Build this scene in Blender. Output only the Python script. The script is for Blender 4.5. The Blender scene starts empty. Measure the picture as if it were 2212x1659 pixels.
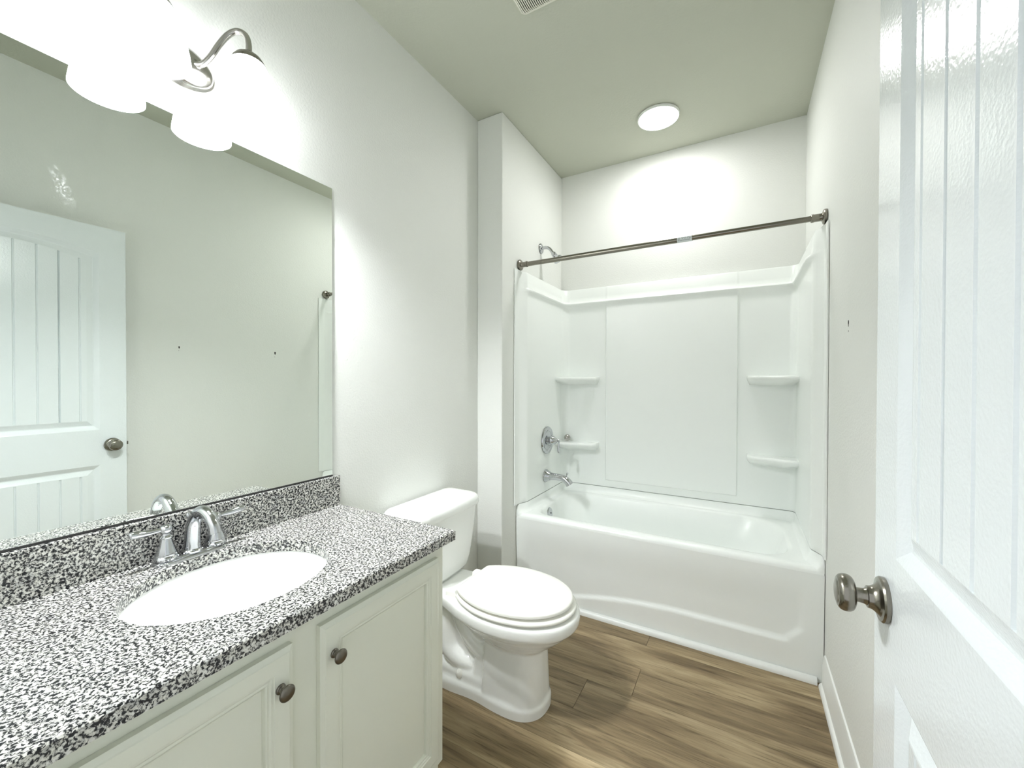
import bpy, bmesh, math, random
from mathutils import Vector, Matrix
random.seed(7)
SC = bpy.context.scene
COL = SC.collection
PI = math.pi

# ------------------------------------------------------------------ camera
W, WX, D, H = 1.696, 0.172, 0.885, 2.862          # room width, wing width, alcove back, ceiling
FRONT = -1.985                                     # inner face of the door wall
yaw, pitch, roll = 0.5123, -0.0089, 0.002
f_ = Vector((-math.sin(yaw) * math.cos(pitch), math.cos(yaw) * math.cos(pitch), math.sin(pitch)))
r_ = Vector((math.cos(yaw), math.sin(yaw), 0))
u_ = r_.cross(f_)
c_, s_ = math.cos(roll), math.sin(roll)
rr = c_ * r_ + s_ * u_
uu = -s_ * r_ + c_ * u_
cam_d = bpy.data.cameras.new('camera')
cam = bpy.data.objects.new('camera', cam_d)
COL.objects.link(cam)
cam.matrix_world = Matrix(((rr.x, uu.x, -f_.x, 1.3733), (rr.y, uu.y, -f_.y, -2.0177),
                           (rr.z, uu.z, -f_.z, 1.3208), (0, 0, 0, 1)))
cam_d.sensor_fit = 'HORIZONTAL'
cam_d.sensor_width = 36.0
cam_d.lens = 36.0 * 879.59 / 2212.0
cam_d.clip_start = 0.01
SC.camera = cam

# ------------------------------------------------------------------ world, exposure
world = bpy.data.worlds.new('doorway_fill')  # even fill light added to enter by the open doorway, no real source
SC.world = world
world.use_nodes = True
world.node_tree.nodes['Background'].inputs[0].default_value = (0.93, 0.97, 1.0, 1)
world.node_tree.nodes['Background'].inputs[1].default_value = 0.42
SC.view_settings.view_transform = 'Standard'
SC.view_settings.look = 'None'
SC.view_settings.exposure = 1.34
SC.view_settings.gamma = 1.0
SC.view_settings.use_curve_mapping = False
SC.cycles.use_denoising = True
SC.cycles.max_bounces = 12
SC.cycles.diffuse_bounces = 8
SC.cycles.glossy_bounces = 6
SC.cycles.sample_clamp_indirect = 6.0
SC.cycles.caustics_reflective = False
SC.cycles.caustics_refractive = False
SHADE_E, BULB_E, CAN_E = 7.4, 760.0, 35.0          # what the lamps give off


# ------------------------------------------------------------------ materials
def mat(name, col=(0.8, 0.8, 0.8), rough=0.5, metal=0.0, spec=0.5, coat=0.0, bump=None):
    m = bpy.data.materials.new(name)
    m.use_nodes = True
    nt = m.node_tree
    b = nt.nodes['Principled BSDF']
    b.inputs['Base Color'].default_value = (*col, 1)
    b.inputs['Roughness'].default_value = rough
    b.inputs['Metallic'].default_value = metal
    b.inputs['Specular IOR Level'].default_value = spec
    if coat:
        b.inputs['Coat Weight'].default_value = coat
        b.inputs['Coat Roughness'].default_value = 0.05
    if bump:
        scale, dist, detail = bump
        tc = nt.nodes.new('ShaderNodeTexCoord')
        nz = nt.nodes.new('ShaderNodeTexNoise')
        nz.inputs['Scale'].default_value = scale
        nz.inputs['Detail'].default_value = detail
        bp = nt.nodes.new('ShaderNodeBump')
        bp.inputs['Distance'].default_value = dist
        bp.inputs['Strength'].default_value = 1.0
        nt.links.new(tc.outputs['Object'], nz.inputs['Vector'])
        nt.links.new(nz.outputs['Fac'], bp.inputs['Height'])
        nt.links.new(bp.outputs['Normal'], b.inputs['Normal'])
    return m


def emit_mat(name, col, strength):
    m = bpy.data.materials.new(name)
    m.use_nodes = True
    nt = m.node_tree
    b = nt.nodes['Principled BSDF']
    b.inputs['Base Color'].default_value = (0.9, 0.9, 0.9, 1)
    b.inputs['Roughness'].default_value = 0.25
    b.inputs['Emission Color'].default_value = (*col, 1)
    b.inputs['Emission Strength'].default_value = strength
    return m


def ramp(nt, stops, interp='LINEAR'):
    n = nt.nodes.new('ShaderNodeValToRGB')
    n.color_ramp.interpolation = interp
    e = n.color_ramp.elements
    while len(e) < len(stops):
        e.new(0.5)
    for el, (p, c) in zip(e, stops):
        el.position = p
        el.color = (*c, 1)
    return n


def granite():
    m = mat('granite', rough=0.16, spec=0.5)
    nt = m.node_tree
    b = nt.nodes['Principled BSDF']
    tc = nt.nodes.new('ShaderNodeTexCoord')
    n1 = nt.nodes.new('ShaderNodeTexNoise')
    n1.inputs['Scale'].default_value = 185
    n1.inputs['Detail'].default_value = 3.0
    n1.inputs['Roughness'].default_value = 0.62
    n1.inputs['Distortion'].default_value = 0.5
    r1 = ramp(nt, [(0.382, (0.005, 0.006, 0.008)), (0.437, (0.018, 0.019, 0.025)), (0.472, (0.10, 0.10, 0.098)), (0.502, (0.37, 0.37, 0.35)), (0.553, (0.62, 0.62, 0.585)), (0.65, (0.78, 0.78, 0.75))])
    n2 = nt.nodes.new('ShaderNodeTexNoise')
    n2.inputs['Scale'].default_value = 52
    n2.inputs['Detail'].default_value = 2
    r2 = ramp(nt, [(0.36, (0.34, 0.34, 0.37)), (0.48, (0.86, 0.84, 0.78)), (0.6, (1, 1, 1))])
    mx = nt.nodes.new('ShaderNodeMix')
    mx.data_type = 'RGBA'
    mx.blend_type = 'MULTIPLY'
    mx.inputs[0].default_value = 0.45
    nt.links.new(tc.outputs['Object'], n1.inputs['Vector'])
    nt.links.new(tc.outputs['Object'], n2.inputs['Vector'])
    nt.links.new(n1.outputs['Fac'], r1.inputs[0])
    nt.links.new(n2.outputs['Fac'], r2.inputs[0])
    nt.links.new(r1.outputs[0], mx.inputs[6])
    nt.links.new(r2.outputs[0], mx.inputs[7])
    nt.links.new(mx.outputs[2], b.inputs['Base Color'])
    return m


def plank_mat():
    m = mat('vinyl_plank', rough=0.42, spec=0.35)
    nt = m.node_tree
    b = nt.nodes['Principled BSDF']
    at = nt.nodes.new('ShaderNodeAttribute')
    at.attribute_name = 'tone'
    tc = nt.nodes.new('ShaderNodeTexCoord')
    off = nt.nodes.new('ShaderNodeVectorMath')
    off.operation = 'MULTIPLY_ADD'
    off.inputs[1].default_value = (9.0, 5.0, 3.0)
    nt.links.new(at.outputs['Vector'], off.inputs[0])
    nt.links.new(tc.outputs['Object'], off.inputs[2])

    def grain(scale, detail, dist, sx=0.08):
        mp = nt.nodes.new('ShaderNodeVectorMath')
        mp.operation = 'MULTIPLY'
        mp.inputs[1].default_value = (sx, 1.0, 1.0)
        n = nt.nodes.new('ShaderNodeTexNoise')
        n.inputs['Scale'].default_value = scale
        n.inputs['Detail'].default_value = detail
        n.inputs['Distortion'].default_value = dist
        nt.links.new(off.outputs[0], mp.inputs[0])
        nt.links.new(mp.outputs[0], n.inputs['Vector'])
        return n
    broad = grain(10, 4, 1.2, 0.14)
    fine = grain(120, 5, 0.8, 0.06)
    r1 = ramp(nt, [(0.30, (0.150, 0.103, 0.052)), (0.45, (0.255, 0.186, 0.102)), (0.56, (0.345, 0.260, 0.148)), (0.72, (0.49, 0.385, 0.236))])
    r2 = ramp(nt, [(0.28, (0.52, 0.49, 0.44)), (0.43, (0.90, 0.89, 0.87)), (0.65, (1.10, 1.10, 1.10))])
    mx = nt.nodes.new('ShaderNodeMix')
    mx.data_type = 'RGBA'
    mx.blend_type = 'MULTIPLY'
    mx.inputs[0].default_value = 1.0
    sepx = nt.nodes.new('ShaderNodeSeparateXYZ')
    nt.links.new(at.outputs['Vector'], sepx.inputs[0])
    ma = nt.nodes.new('ShaderNodeMath')
    ma.operation = 'MULTIPLY_ADD'
    ma.inputs[1].default_value = 0.26
    ma.inputs[2].default_value = 0.75
    nt.links.new(sepx.outputs[0], ma.inputs[0])
    mx2 = nt.nodes.new('ShaderNodeMix')
    mx2.data_type = 'RGBA'
    mx2.blend_type = 'MULTIPLY'
    mx2.inputs[0].default_value = 1.0
    nt.links.new(broad.outputs['Fac'], r1.inputs[0])
    nt.links.new(fine.outputs['Fac'], r2.inputs[0])
    nt.links.new(r1.outputs[0], mx.inputs[6])
    nt.links.new(r2.outputs[0], mx.inputs[7])
    nt.links.new(mx.outputs[2], mx2.inputs[6])
    nt.links.new(ma.outputs[0], mx2.inputs[7])
    nt.links.new(mx2.outputs[2], b.inputs['Base Color'])
    bp = nt.nodes.new('ShaderNodeBump')
    bp.inputs['Distance'].default_value = 0.0006
    nt.links.new(fine.outputs['Fac'], bp.inputs['Height'])
    nt.links.new(bp.outputs['Normal'], b.inputs['Normal'])
    return m


def mirror_mat():
    """Silvered glass with a faint wiped smear of dried residue on its upper part."""
    m = bpy.data.materials.new('mirror_glass')
    m.use_nodes = True
    nt = m.node_tree
    b = nt.nodes['Principled BSDF']
    b.inputs['Base Color'].default_value = (0.91, 0.95, 0.905, 1)
    b.inputs['Metallic'].default_value = 1.0
    b.inputs['Roughness'].default_value = 0.0
    out = nt.nodes['Material Output']
    dif = nt.nodes.new('ShaderNodeBsdfDiffuse')
    dif.inputs[0].default_value = (0.8, 0.82, 0.82, 1)
    mix = nt.nodes.new('ShaderNodeMixShader')
    tc = nt.nodes.new('ShaderNodeTexCoord')
    mp = nt.nodes.new('ShaderNodeMapping')           # centre of the smear, tilted streak
    mp.vector_type = 'TEXTURE'
    mp.inputs['Location'].default_value = (0.006, -0.225, 0.808)
    mp.inputs['Rotation'].default_value = (0.35, 0, 0)
    mp.inputs['Scale'].default_value = (1.0, 0.016, 0.055)
    gr = nt.nodes.new('ShaderNodeTexGradient')
    gr.gradient_type = 'SPHERICAL'
    nz = nt.nodes.new('ShaderNodeTexNoise')
    nz.inputs['Scale'].default_value = 160
    nz.inputs['Detail'].default_value = 4
    rp = ramp(nt, [(0.46, (0, 0, 0)), (0.68, (0.28, 0.28, 0.28))])
    ml = nt.nodes.new('ShaderNodeMath')
    ml.operation = 'MULTIPLY'
    nt.links.new(tc.outputs['Object'], mp.inputs['Vector'])
    nt.links.new(mp.outputs[0], gr.inputs[0])
    nt.links.new(tc.outputs['Object'], nz.inputs['Vector'])
    nt.links.new(nz.outputs['Fac'], rp.inputs[0])
    nt.links.new(gr.outputs['Fac'], ml.inputs[0])
    nt.links.new(rp.outputs[0], ml.inputs[1])
    nt.links.new(ml.outputs[0], mix.inputs[0])
    nt.links.new(b.outputs[0], mix.inputs[1])
    nt.links.new(dif.outputs[0], mix.inputs[2])
    nt.links.new(mix.outputs[0], out.inputs[0])
    return m


def brushed(name, col, rough):
    m = mat(name, col, rough, 1.0)
    return m


M = dict(
    wall=mat('wall_paint', (0.755, 0.765, 0.735), 0.55, spec=0.3, bump=(130, 0.0010, 2.5)),
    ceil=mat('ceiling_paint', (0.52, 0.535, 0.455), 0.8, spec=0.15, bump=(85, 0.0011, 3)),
    trim=mat('trim_paint', (0.82, 0.835, 0.815), 0.35),
    door=mat('door_paint', (0.77, 0.81, 0.82), 0.17, spec=0.5, bump=(170, 0.00042, 1.5)),
    cab=mat('cabinet_paint', (0.76, 0.775, 0.68), 0.4, spec=0.4),
    cab_in=mat('cabinet_shadow_wood', (0.22, 0.2, 0.17), 0.7),
    granite=granite(),
    plank=plank_mat(),
    gap=mat('plank_gap', (0.05, 0.04, 0.03), 0.9),
    porc=mat('porcelain', (0.86, 0.87, 0.85), 0.07, spec=0.55, coat=0.3),
    seat=mat('seat_plastic', (0.86, 0.855, 0.81), 0.18),
    acry=mat('acrylic', (0.86, 0.885, 0.865), 0.27, spec=0.45, coat=0.0),
    chrome=mat('chrome', (0.57, 0.58, 0.60), 0.05, 1.0),
    nickel=brushed('satin_nickel', (0.265, 0.248, 0.212), 0.22),
    dknick=brushed('dark_nickel', (0.19, 0.175, 0.148), 0.30),
    lnick=brushed('lamp_nickel', (0.46, 0.445, 0.42), 0.20),
    mirror=mirror_mat(),
    dark=mat('dark_void', (0.015, 0.014, 0.012), 0.8),
    edge=mat('mirror_mastic', (0.02, 0.02, 0.02), 0.6),
    grille=mat('grille_plastic', (0.80, 0.79, 0.70), 0.4),
    sticker=mat('sticker_paper', (0.72, 0.76, 0.77), 0.5),
    ink=mat('sticker_ink', (0.10, 0.12, 0.12), 0.6),
    shade=emit_mat('frosted_shade_lit', (0.95, 0.98, 1.0), SHADE_E),
    bulb=emit_mat('bulb_lit', (0.95, 0.98, 1.0), BULB_E),
    can=emit_mat('ceiling_lens_lit', (1.0, 1.0, 0.99), CAN_E),
)


# ------------------------------------------------------------------ mesh builder
def rounded(prof, sub=5):
    """A lathe profile with its corners taken along a Catmull-Rom curve."""
    P = [Vector(p) for p in prof]
    out = []
    for i in range(len(P) - 1):
        p0, p1, p2, p3 = P[max(i - 1, 0)], P[i], P[i + 1], P[min(i + 2, len(P) - 1)]
        for k in range(sub):
            t = k / sub
            q = 0.5 * ((2 * p1) + (-p0 + p2) * t + (2 * p0 - 5 * p1 + 4 * p2 - p3) * t * t + (-p0 + 3 * p1 - 3 * p2 + p3) * t ** 3)
            out.append((max(q.x, 0.0), q.y))
    out.append(tuple(P[-1]))
    return out


class MB:
    def __init__(s):
        s.v, s.f, s.mi = [], [], []

    def add(s, vs, fs, mi=0):
        o = len(s.v)
        s.v += [tuple(v) for v in vs]
        s.f += [tuple(i + o for i in f) for f in fs]
        s.mi += [mi] * len(fs)
        return s

    def box(s, x0, x1, y0, y1, z0, z1, mi=0):
        v = [(x, y, z) for z in (z0, z1) for y in (y0, y1) for x in (x0, x1)]
        return s.add(v, [(0, 2, 3, 1), (4, 5, 7, 6), (0, 1, 5, 4), (2, 6, 7, 3), (0, 4, 6, 2), (1, 3, 7, 5)], mi)

    def loft(s, rings, closed=True, cap0=True, cap1=True, mi=0):
        n = len(rings[0])
        vs = [p for r in rings for p in r]
        fs = []
        m = n if closed else n - 1
        for k in range(len(rings) - 1):
            for i in range(m):
                j = (i + 1) % n
                fs.append((k * n + i, k * n + j, (k + 1) * n + j, (k + 1) * n + i))
        if cap0:
            fs.append(tuple(range(n))[::-1])
        if cap1:
            fs.append(tuple((len(rings) - 1) * n + i for i in range(n)))
        return s.add(vs, fs, mi)

    def lathe(s, prof, origin, axis=(0, 0, 1), n=32, cap0=True, cap1=True, sx=1.0, sy=1.0, mi=0, xdir=None):
        a = Vector(axis).normalized()
        t = Vector(xdir) if xdir else (Vector((0, 0, 1)) if abs(a.z) < 0.9 else Vector((1, 0, 0)))
        e1 = (t - a * t.dot(a)).normalized()
        e2 = a.cross(e1)
        o = Vector(origin)
        rings = []
        for r, h in prof:
            r = max(r, 1e-5)
            rings.append([o + a * h + e1 * (r * sx * math.cos(2 * PI * i / n)) + e2 * (r * sy * math.sin(2 * PI * i / n)) for i in range(n)])
        return s.loft(rings, True, cap0, cap1, mi)

    def tube(s, path, radii, n=16, sub=6, mi=0, flat=1.0):
        P = [Vector(p) for p in path]
        if not isinstance(radii, (list, tuple)):
            radii = [radii] * len(P)
        pts, rad = [], []
        for i in range(len(P) - 1):
            p0 = P[i - 1] if i > 0 else P[i] * 2 - P[i + 1]
            p1, p2 = P[i], P[i + 1]
            p3 = P[i + 2] if i + 2 < len(P) else P[i + 1] * 2 - P[i]
            for k in range(sub):
                t = k / sub
                pts.append(0.5 * ((2 * p1) + (-p0 + p2) * t + (2 * p0 - 5 * p1 + 4 * p2 - p3) * t * t + (-p0 + 3 * p1 - 3 * p2 + p3) * t ** 3))
                rad.append(radii[i] * (1 - t) + radii[i + 1] * t)
        pts.append(P[-1])
        rad.append(radii[-1])
        rings = []
        prev = None
        for i, p in enumerate(pts):
            d = (pts[min(i + 1, len(pts) - 1)] - pts[max(i - 1, 0)]).normalized()
            if prev is None:
                t = Vector((0, 0, 1)) if abs(d.z) < 0.9 else Vector((0, 1, 0))
                e1 = (t - d * t.dot(d)).normalized()
            else:
                e1 = (prev - d * prev.dot(d)).normalized()
            prev = e1
            e2 = d.cross(e1)
            rings.append([p + e1 * (rad[i] * flat * math.cos(2 * PI * k / n)) + e2 * (rad[i] * math.sin(2 * PI * k / n)) for k in range(n)])
        return s.loft(rings, True, True, True, mi)

    def build(s, name, mats, parent=None, loc=None, smooth=35, bevel=0, seg=2):
        if not isinstance(mats, (list, tuple)):
            mats = [mats]
        o3 = Vector(parent['_o']) if parent is not None else Vector(loc or (0, 0, 0))
        me = bpy.data.meshes.new(name)
        me.from_pydata([Vector(v) - o3 for v in s.v], [], s.f)
        for mt in mats:
            me.materials.append(mt)
        me.polygons.foreach_set('material_index', s.mi)
        bm = bmesh.new()
        bm.from_mesh(me)
        bmesh.ops.recalc_face_normals(bm, faces=bm.faces)
        bm.to_mesh(me)
        bm.free()
        ob = bpy.data.objects.new(name, me)
        COL.objects.link(ob)
        if parent is not None:
            ob.parent = parent
        else:
            ob.location = o3
        ob['_o'] = tuple(o3)
        if smooth:
            me.polygons.foreach_set('use_smooth', [True] * len(me.polygons))
            me.set_sharp_from_angle(angle=math.radians(smooth))
        if bevel:
            b = ob.modifiers.new('bevel', 'BEVEL')
            b.width = bevel
            b.segments = seg
            b.limit_method = 'ANGLE'
            b.angle_limit = math.radians(40)
            if smooth:
                b.harden_normals = False
                me.polygons.foreach_set('use_smooth', [True] * len(me.polygons))
        return ob


def thing(name, label, cat, loc, group=None):
    o = bpy.data.objects.new(name, None)
    COL.objects.link(o)
    o.empty_display_size = 0.05
    o.location = loc
    o['label'], o['category'] = label, cat
    if group:
        o['group'] = group
    o['_o'] = tuple(loc)
    return o


def tag(o, label, cat, group=None):
    o['label'], o['category'] = label, cat
    if group:
        o['group'] = group
    return o


def struct(mb, name, mats, **k):
    o = mb.build(name, mats, **k)
    o['kind'] = 'structure'
    return o


def rrect(x0, x1, y0, y1, rad, z, seg=8, side=4):
    """Rounded rectangle ring in plan; rad is one value or four: (x0y0, x1y0, x1y1, x0y1)."""
    if not isinstance(rad, (list, tuple)):
        rad = [rad] * 4
    rad = [min(r, (x1 - x0) / 2 - 1e-4, (y1 - y0) / 2 - 1e-4) for r in rad]
    cs = [(x0 + rad[0], y0 + rad[0], PI, rad[0]), (x1 - rad[1], y0 + rad[1], 1.5 * PI, rad[1]),
          (x1 - rad[2], y1 - rad[2], 0, rad[2]), (x0 + rad[3], y1 - rad[3], 0.5 * PI, rad[3])]
    pts = []
    for k, (cx, cy, a0, r) in enumerate(cs):
        arc = [(cx + r * math.cos(a0 + PI / 2 * i / seg), cy + r * math.sin(a0 + PI / 2 * i / seg)) for i in range(seg + 1)]
        pts += arc
        nx = cs[(k + 1) % 4]
        b = (nx[0] + nx[3] * math.cos(nx[2]), nx[1] + nx[3] * math.sin(nx[2]))
        a = arc[-1]
        for i in range(1, side):
            t = i / side
            pts.append((a[0] + (b[0] - a[0]) * t, a[1] + (b[1] - a[1]) * t))
    return [(x, y, z) for x, y in pts]


# ------------------------------------------------------------------ the room
T = 0.12
HY = -3.0                                           # the floor runs on into the hall
mb = MB()
mb.box(-T, W + T, HY, D + T, -0.08, -0.004, 1)
pw, x_joint = 0.182, {0: [0.97], -1: [0.25], -2: [0.982], -3: [0.79], -4: [0.30], -5: [0.12], -6: [0.36]}
tones = []
y_edge = 0.070
row = 1
yy = y_edge + pw
while yy > HY + pw:
    y1, y0 = yy, yy - pw
    k = 1 - row
    js = x_joint.get(k, [random.uniform(0.2, 1.4)])
    xs = [-T] + js + [W + T]
    for a, b_ in zip(xs[:-1], xs[1:]):
        mb.box(a + 0.0007, b_ - 0.0007, y0 + 0.0006, y1 - 0.0006, -0.004, 0.0)
        tones.append(random.random())
    row += 1
    yy -= pw
fl = struct(mb, 'floor', [M['plank'], M['gap']], smooth=0)
att = fl.data.attributes.new('tone', 'FLOAT_VECTOR', 'FACE')
vals = [(0.5, 0.5, 0.5)] * 6
for i, t in enumerate(tones):
    vals += [(t, (t * 7.3) % 1, (t * 3.7) % 1)] * 6
for i, p in enumerate(fl.data.polygons):
    att.data[i].vector = vals[i]

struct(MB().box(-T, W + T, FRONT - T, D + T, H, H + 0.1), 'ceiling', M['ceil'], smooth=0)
struct(MB().box(-T, 0, FRONT - T, D + T, 0, H), 'wall_left', M['wall'], smooth=0)
struct(MB().box(0, WX, 0, D + T, 0, H), 'wall_alcove', M['wall'], smooth=0, bevel=0.006)
struct(MB().box(WX, W, D, D + T, 0, H), 'wall_back', M['wall'], smooth=0)
struct(MB().box(W, W + T, FRONT - T, D + T, 0, H), 'wall_right', M['wall'], smooth=0)
DX0, DX1, DZ = 0.80, 1.632, 2.145                    # doorway
mb = MB().box(0, DX0, FRONT - T, FRONT, 0, H).box(DX1, W, FRONT - T, FRONT, 0, H).box(DX0, DX1, FRONT - T, FRONT, DZ, H)
struct(mb, 'wall_front', M['wall'], smooth=0)
# jamb and casing of the doorway
mb = MB().box(DX0, DX0 + 0.018, FRONT - T, FRONT + 0.001, 0, DZ).box(DX1 - 0.012, DX1, FRONT - T, FRONT + 0.001, 0, DZ)
mb.box(DX0, DX1, FRONT - T, FRONT + 0.001, DZ - 0.018, DZ)
mb.box(DX0 - 0.055, DX0 + 0.006, FRONT, FRONT + 0.014, 0, DZ + 0.055).box(DX0 - 0.055, DX1, FRONT, FRONT + 0.014, DZ, DZ + 0.055)
struct(mb, 'trim_2', M['trim'], smooth=0, bevel=0.002)


def extrude_profile(prof, a, b, axis, name, m):
    """prof: list of (out, z); runs along the axis from a to b at the wall position given by out()."""
    rings = []
    for t in (a, b):
        rings.append([axis(o, t, z) for o, z in prof])
    return struct(MB().loft(rings), name, m, smooth=30)


BB = [(0, 0), (0.024, 0), (0.024, 0.010), (0.021, 0.018), (0.015, 0.023), (0.013, 0.024), (0.013, 0.098), (0.011, 0.108), (0.0115, 0.116), (0.008, 0.128), (0.0085, 0.134), (0.005, 0.145), (0.0, 0.148)]
extrude_profile(BB, FRONT + 0.001, 0.150, lambda o, t, z: (W - o, t, z), 'baseboard_right', M['trim'])
extrude_profile(BB, -0.97, -0.0005, lambda o, t, z: (o, t, z), 'baseboard_left', M['trim'])
extrude_profile(BB, 0.026, WX, lambda o, t, z: (t, -o, z), 'baseboard_alcove', M['trim'])
QR = [(0.0, 0.0), (0.019, 0.0), (0.019, 0.006), (0.017, 0.015), (0.012, 0.022), (0.005, 0.027), (0.0, 0.028)]
extrude_profile(QR, WX + 0.002, W - 0.026, lambda o, t, z: (t, 0.1785 - o, z), 'trim_1', M['trim'])


# ------------------------------------------------------------------ panels with moulded rings
def panel_rings(mb, P, y0, y1, z0, z1, rise, steps, grooves=(), gdepth=0.0055, mi=0):
    """Moulded field in a y-z face. P(y, z, depth) -> point. steps: (inset, depth) list from the edge inwards."""
    li = steps[-1][0]
    ts = [0.0]
    ya, yb = y0 + li, y1 - li
    marks = {}
    for g in grooves:
        for dy, dd in ((-0.0045, 0), (-0.001, gdepth), (0.001, gdepth), (0.0045, 0)):
            t = (g + dy - ya) / (yb - ya)
            ts.append(t)
            marks[t] = dd
    ts += [i / 16 for i in range(1, 16)] if rise else []
    ts.append(1.0)
    ts = sorted(set(ts))

    def dd_at(t):
        if t in marks:
            return marks[t]
        return 0

    def outline(ins):
        a, b = y0 + ins, y1 - ins
        bot = [(a + (b - a) * t, z0 + ins) for t in ts]
        top = [(a + (b - a) * t, z1 - ins + rise * (1 - (2 * t - 1) ** 2)) for t in ts]
        return bot, top
    loops = []
    for ins, dep in steps:
        bot, top = outline(ins)
        loops.append([P(y, z, dep) for y, z in bot] + [P(y, z, dep) for y, z in top[::-1]])
    mb.loft(loops, True, False, False, mi)
    bot, top = outline(li)
    dep = steps[-1][1]
    vs, fs = [], []
    for k, t in enumerate(ts):
        e = dep + dd_at(t)
        g = 0.0
        vs.append(P(bot[k][0], bot[k][1] + g, e))
        vs.append(P(top[k][0], top[k][1] - g, e))
    for k in range(len(ts) - 1):
        fs.append((2 * k, 2 * k + 2, 2 * k + 3, 2 * k + 1))
    mb.add(vs, fs, mi)
    for k in range(len(ts) - 1):                     # close the groove ends
        if dd_at(ts[k]) or dd_at(ts[k + 1]):
            for e in (0, 1):
                ed = bot if e == 0 else top
                mb.add([P(*ed[k], dep), P(*ed[k + 1], dep), vs[2 * (k + 1) + e], vs[2 * k + e]], [(0, 1, 2, 3)], mi)
    b0, t0 = outline(0)
    return b0, t0


# ------------------------------------------------------------------ door, standing open against the right wall
DXF, DT = 1.575, 0.036
DY0, DY1, DZ0, DZ1 = -1.925, -1.109, 0.012, 2.122
GR = [-1.2870 - 0.0725 * i for i in range(7)]
yc = (DY0 + DY1) / 2
mb = MB()
STEP = [(0.0, 0.0), (0.004, 0.0015), (0.020, 0.0115), (0.024, 0.0122), (0.030, 0.0105), (0.047, 0.0035), (0.050, 0.003)]
py0, py1 = 2 * yc + 1.2150, -1.2150
for side in (0, 1):
    P = (lambda y, z, d: (DXF + d, y, z)) if side == 0 else (lambda y, z, d: (DXF + DT - d, y, z))
    b0, t0 = panel_rings(mb, P, py0, py1, 1.057, 1.982, 0.040, STEP, [g for g in GR if py0 + 0.055 < g < py1 - 0.055])
    panel_rings(mb, P, py0, py1, 0.245, 0.872, 0.0, STEP, [g for g in GR if py0 + 0.055 < g < py1 - 0.055])
    q = lambda ya, yb, za, zb: mb.add([P(ya, za, 0), P(yb, za, 0), P(yb, zb, 0), P(ya, zb, 0)], [(0, 1, 2, 3)])
    q(DY0, py0, DZ0, DZ1)
    q(py1, DY1, DZ0, DZ1)
    q(py0, py1, DZ0, 0.245)
    q(py0, py1, 0.872, 1.057)
    for (ya, za), (yb, zb) in zip(t0[:-1], t0[1:]):
        mb.add([P(ya, za, 0), P(yb, zb, 0), P(yb, DZ1, 0), P(ya, DZ1, 0)], [(0, 1, 2, 3)])
x0, x1 = DXF, DXF + DT
mb.add([(x0, DY0, DZ0), (x1, DY0, DZ0), (x1, DY1, DZ0), (x0, DY1, DZ0), (x0, DY0, DZ1), (x1, DY0, DZ1), (x1, DY1, DZ1), (x0, DY1, DZ1)],
       [(0, 1, 2, 3), (4, 7, 6, 5), (0, 4, 5, 1), (2, 6, 7, 3)])
door = struct(mb, 'door_1', M['door'], smooth=12)
# normals: the door is a shell of several sheets, so leave recalculated per sheet
KY, KZ = -1.168, 0.974
ROSE = [(0.0, -0.001), (0.0335, -0.001), (0.0345, 0.0015), (0.0345, 0.0060), (0.0325, 0.0085), (0.0270, 0.0092), (0.0225, 0.0115), (0.0180, 0.0170), (0.0165, 0.0230), (0.0155, 0.0235), (0.0, 0.0235)]
KNOB = [(0.0, 0.022), (0.0125, 0.022), (0.0115, 0.028), (0.0110, 0.036), (0.0120, 0.0375), (0.0200, 0.0385), (0.0255, 0.0415), (0.0285, 0.047), (0.0285, 0.053), (0.0265, 0.058), (0.0225, 0.0612), (0.0205, 0.0614), (0.0140, 0.0635), (0.0, 0.0645)]
for sx, xf in ((-1, DXF), (1, DXF + DT)):
    rose = MB().lathe(ROSE[:6] + rounded(ROSE[5:9])[1:] + ROSE[9:], (xf, KY, KZ), (sx, 0, 0), 64).build('knob_rose', M['nickel'], door)
    rose['label'] = 'round satin nickel rose of the door knob'
    kn = MB().lathe(rounded(KNOB[:6]) + rounded(KNOB[5:11])[1:] + rounded(KNOB[10:])[1:], (xf, KY, KZ), (sx, 0, 0), 64).build('door_knob', M['nickel'], rose, smooth=50)
lp = MB().box(DXF + 0.006, DXF + DT - 0.006, DY1, DY1 + 0.0012, KZ - 0.03, KZ + 0.03).build('latch_plate', M['nickel'], door)
MB().box(DXF + 0.011, DXF + 0.025, DY1 + 0.001, DY1 + 0.011, KZ - 0.009, KZ + 0.009).build('latch_bolt', M['dknick'], lp, bevel=0.002)

# ------------------------------------------------------------------ vanity cabinet
CY0, CY1, CXF = -1.958, -0.990, 0.540
cab = thing('vanity_cabinet', 'pale greige painted vanity cabinet with two recessed panel doors under the granite counter', 'cabinet', (0.27, -1.474, 0))
mb = MB()
mb.box(0.002, CXF - 0.018, CY1 - 0.014, CY1, 0.0, 0.807).box(0.002, CXF - 0.018, CY0, CY0 + 0.014, 0.0, 0.807)
mb.box(0.002, CXF - 0.018, CY0 + 0.014, CY1 - 0.014, 0.096, 0.11).box(0.002, 0.012, CY0 + 0.014, CY1 - 0.014, 0.11, 0.807)
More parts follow.
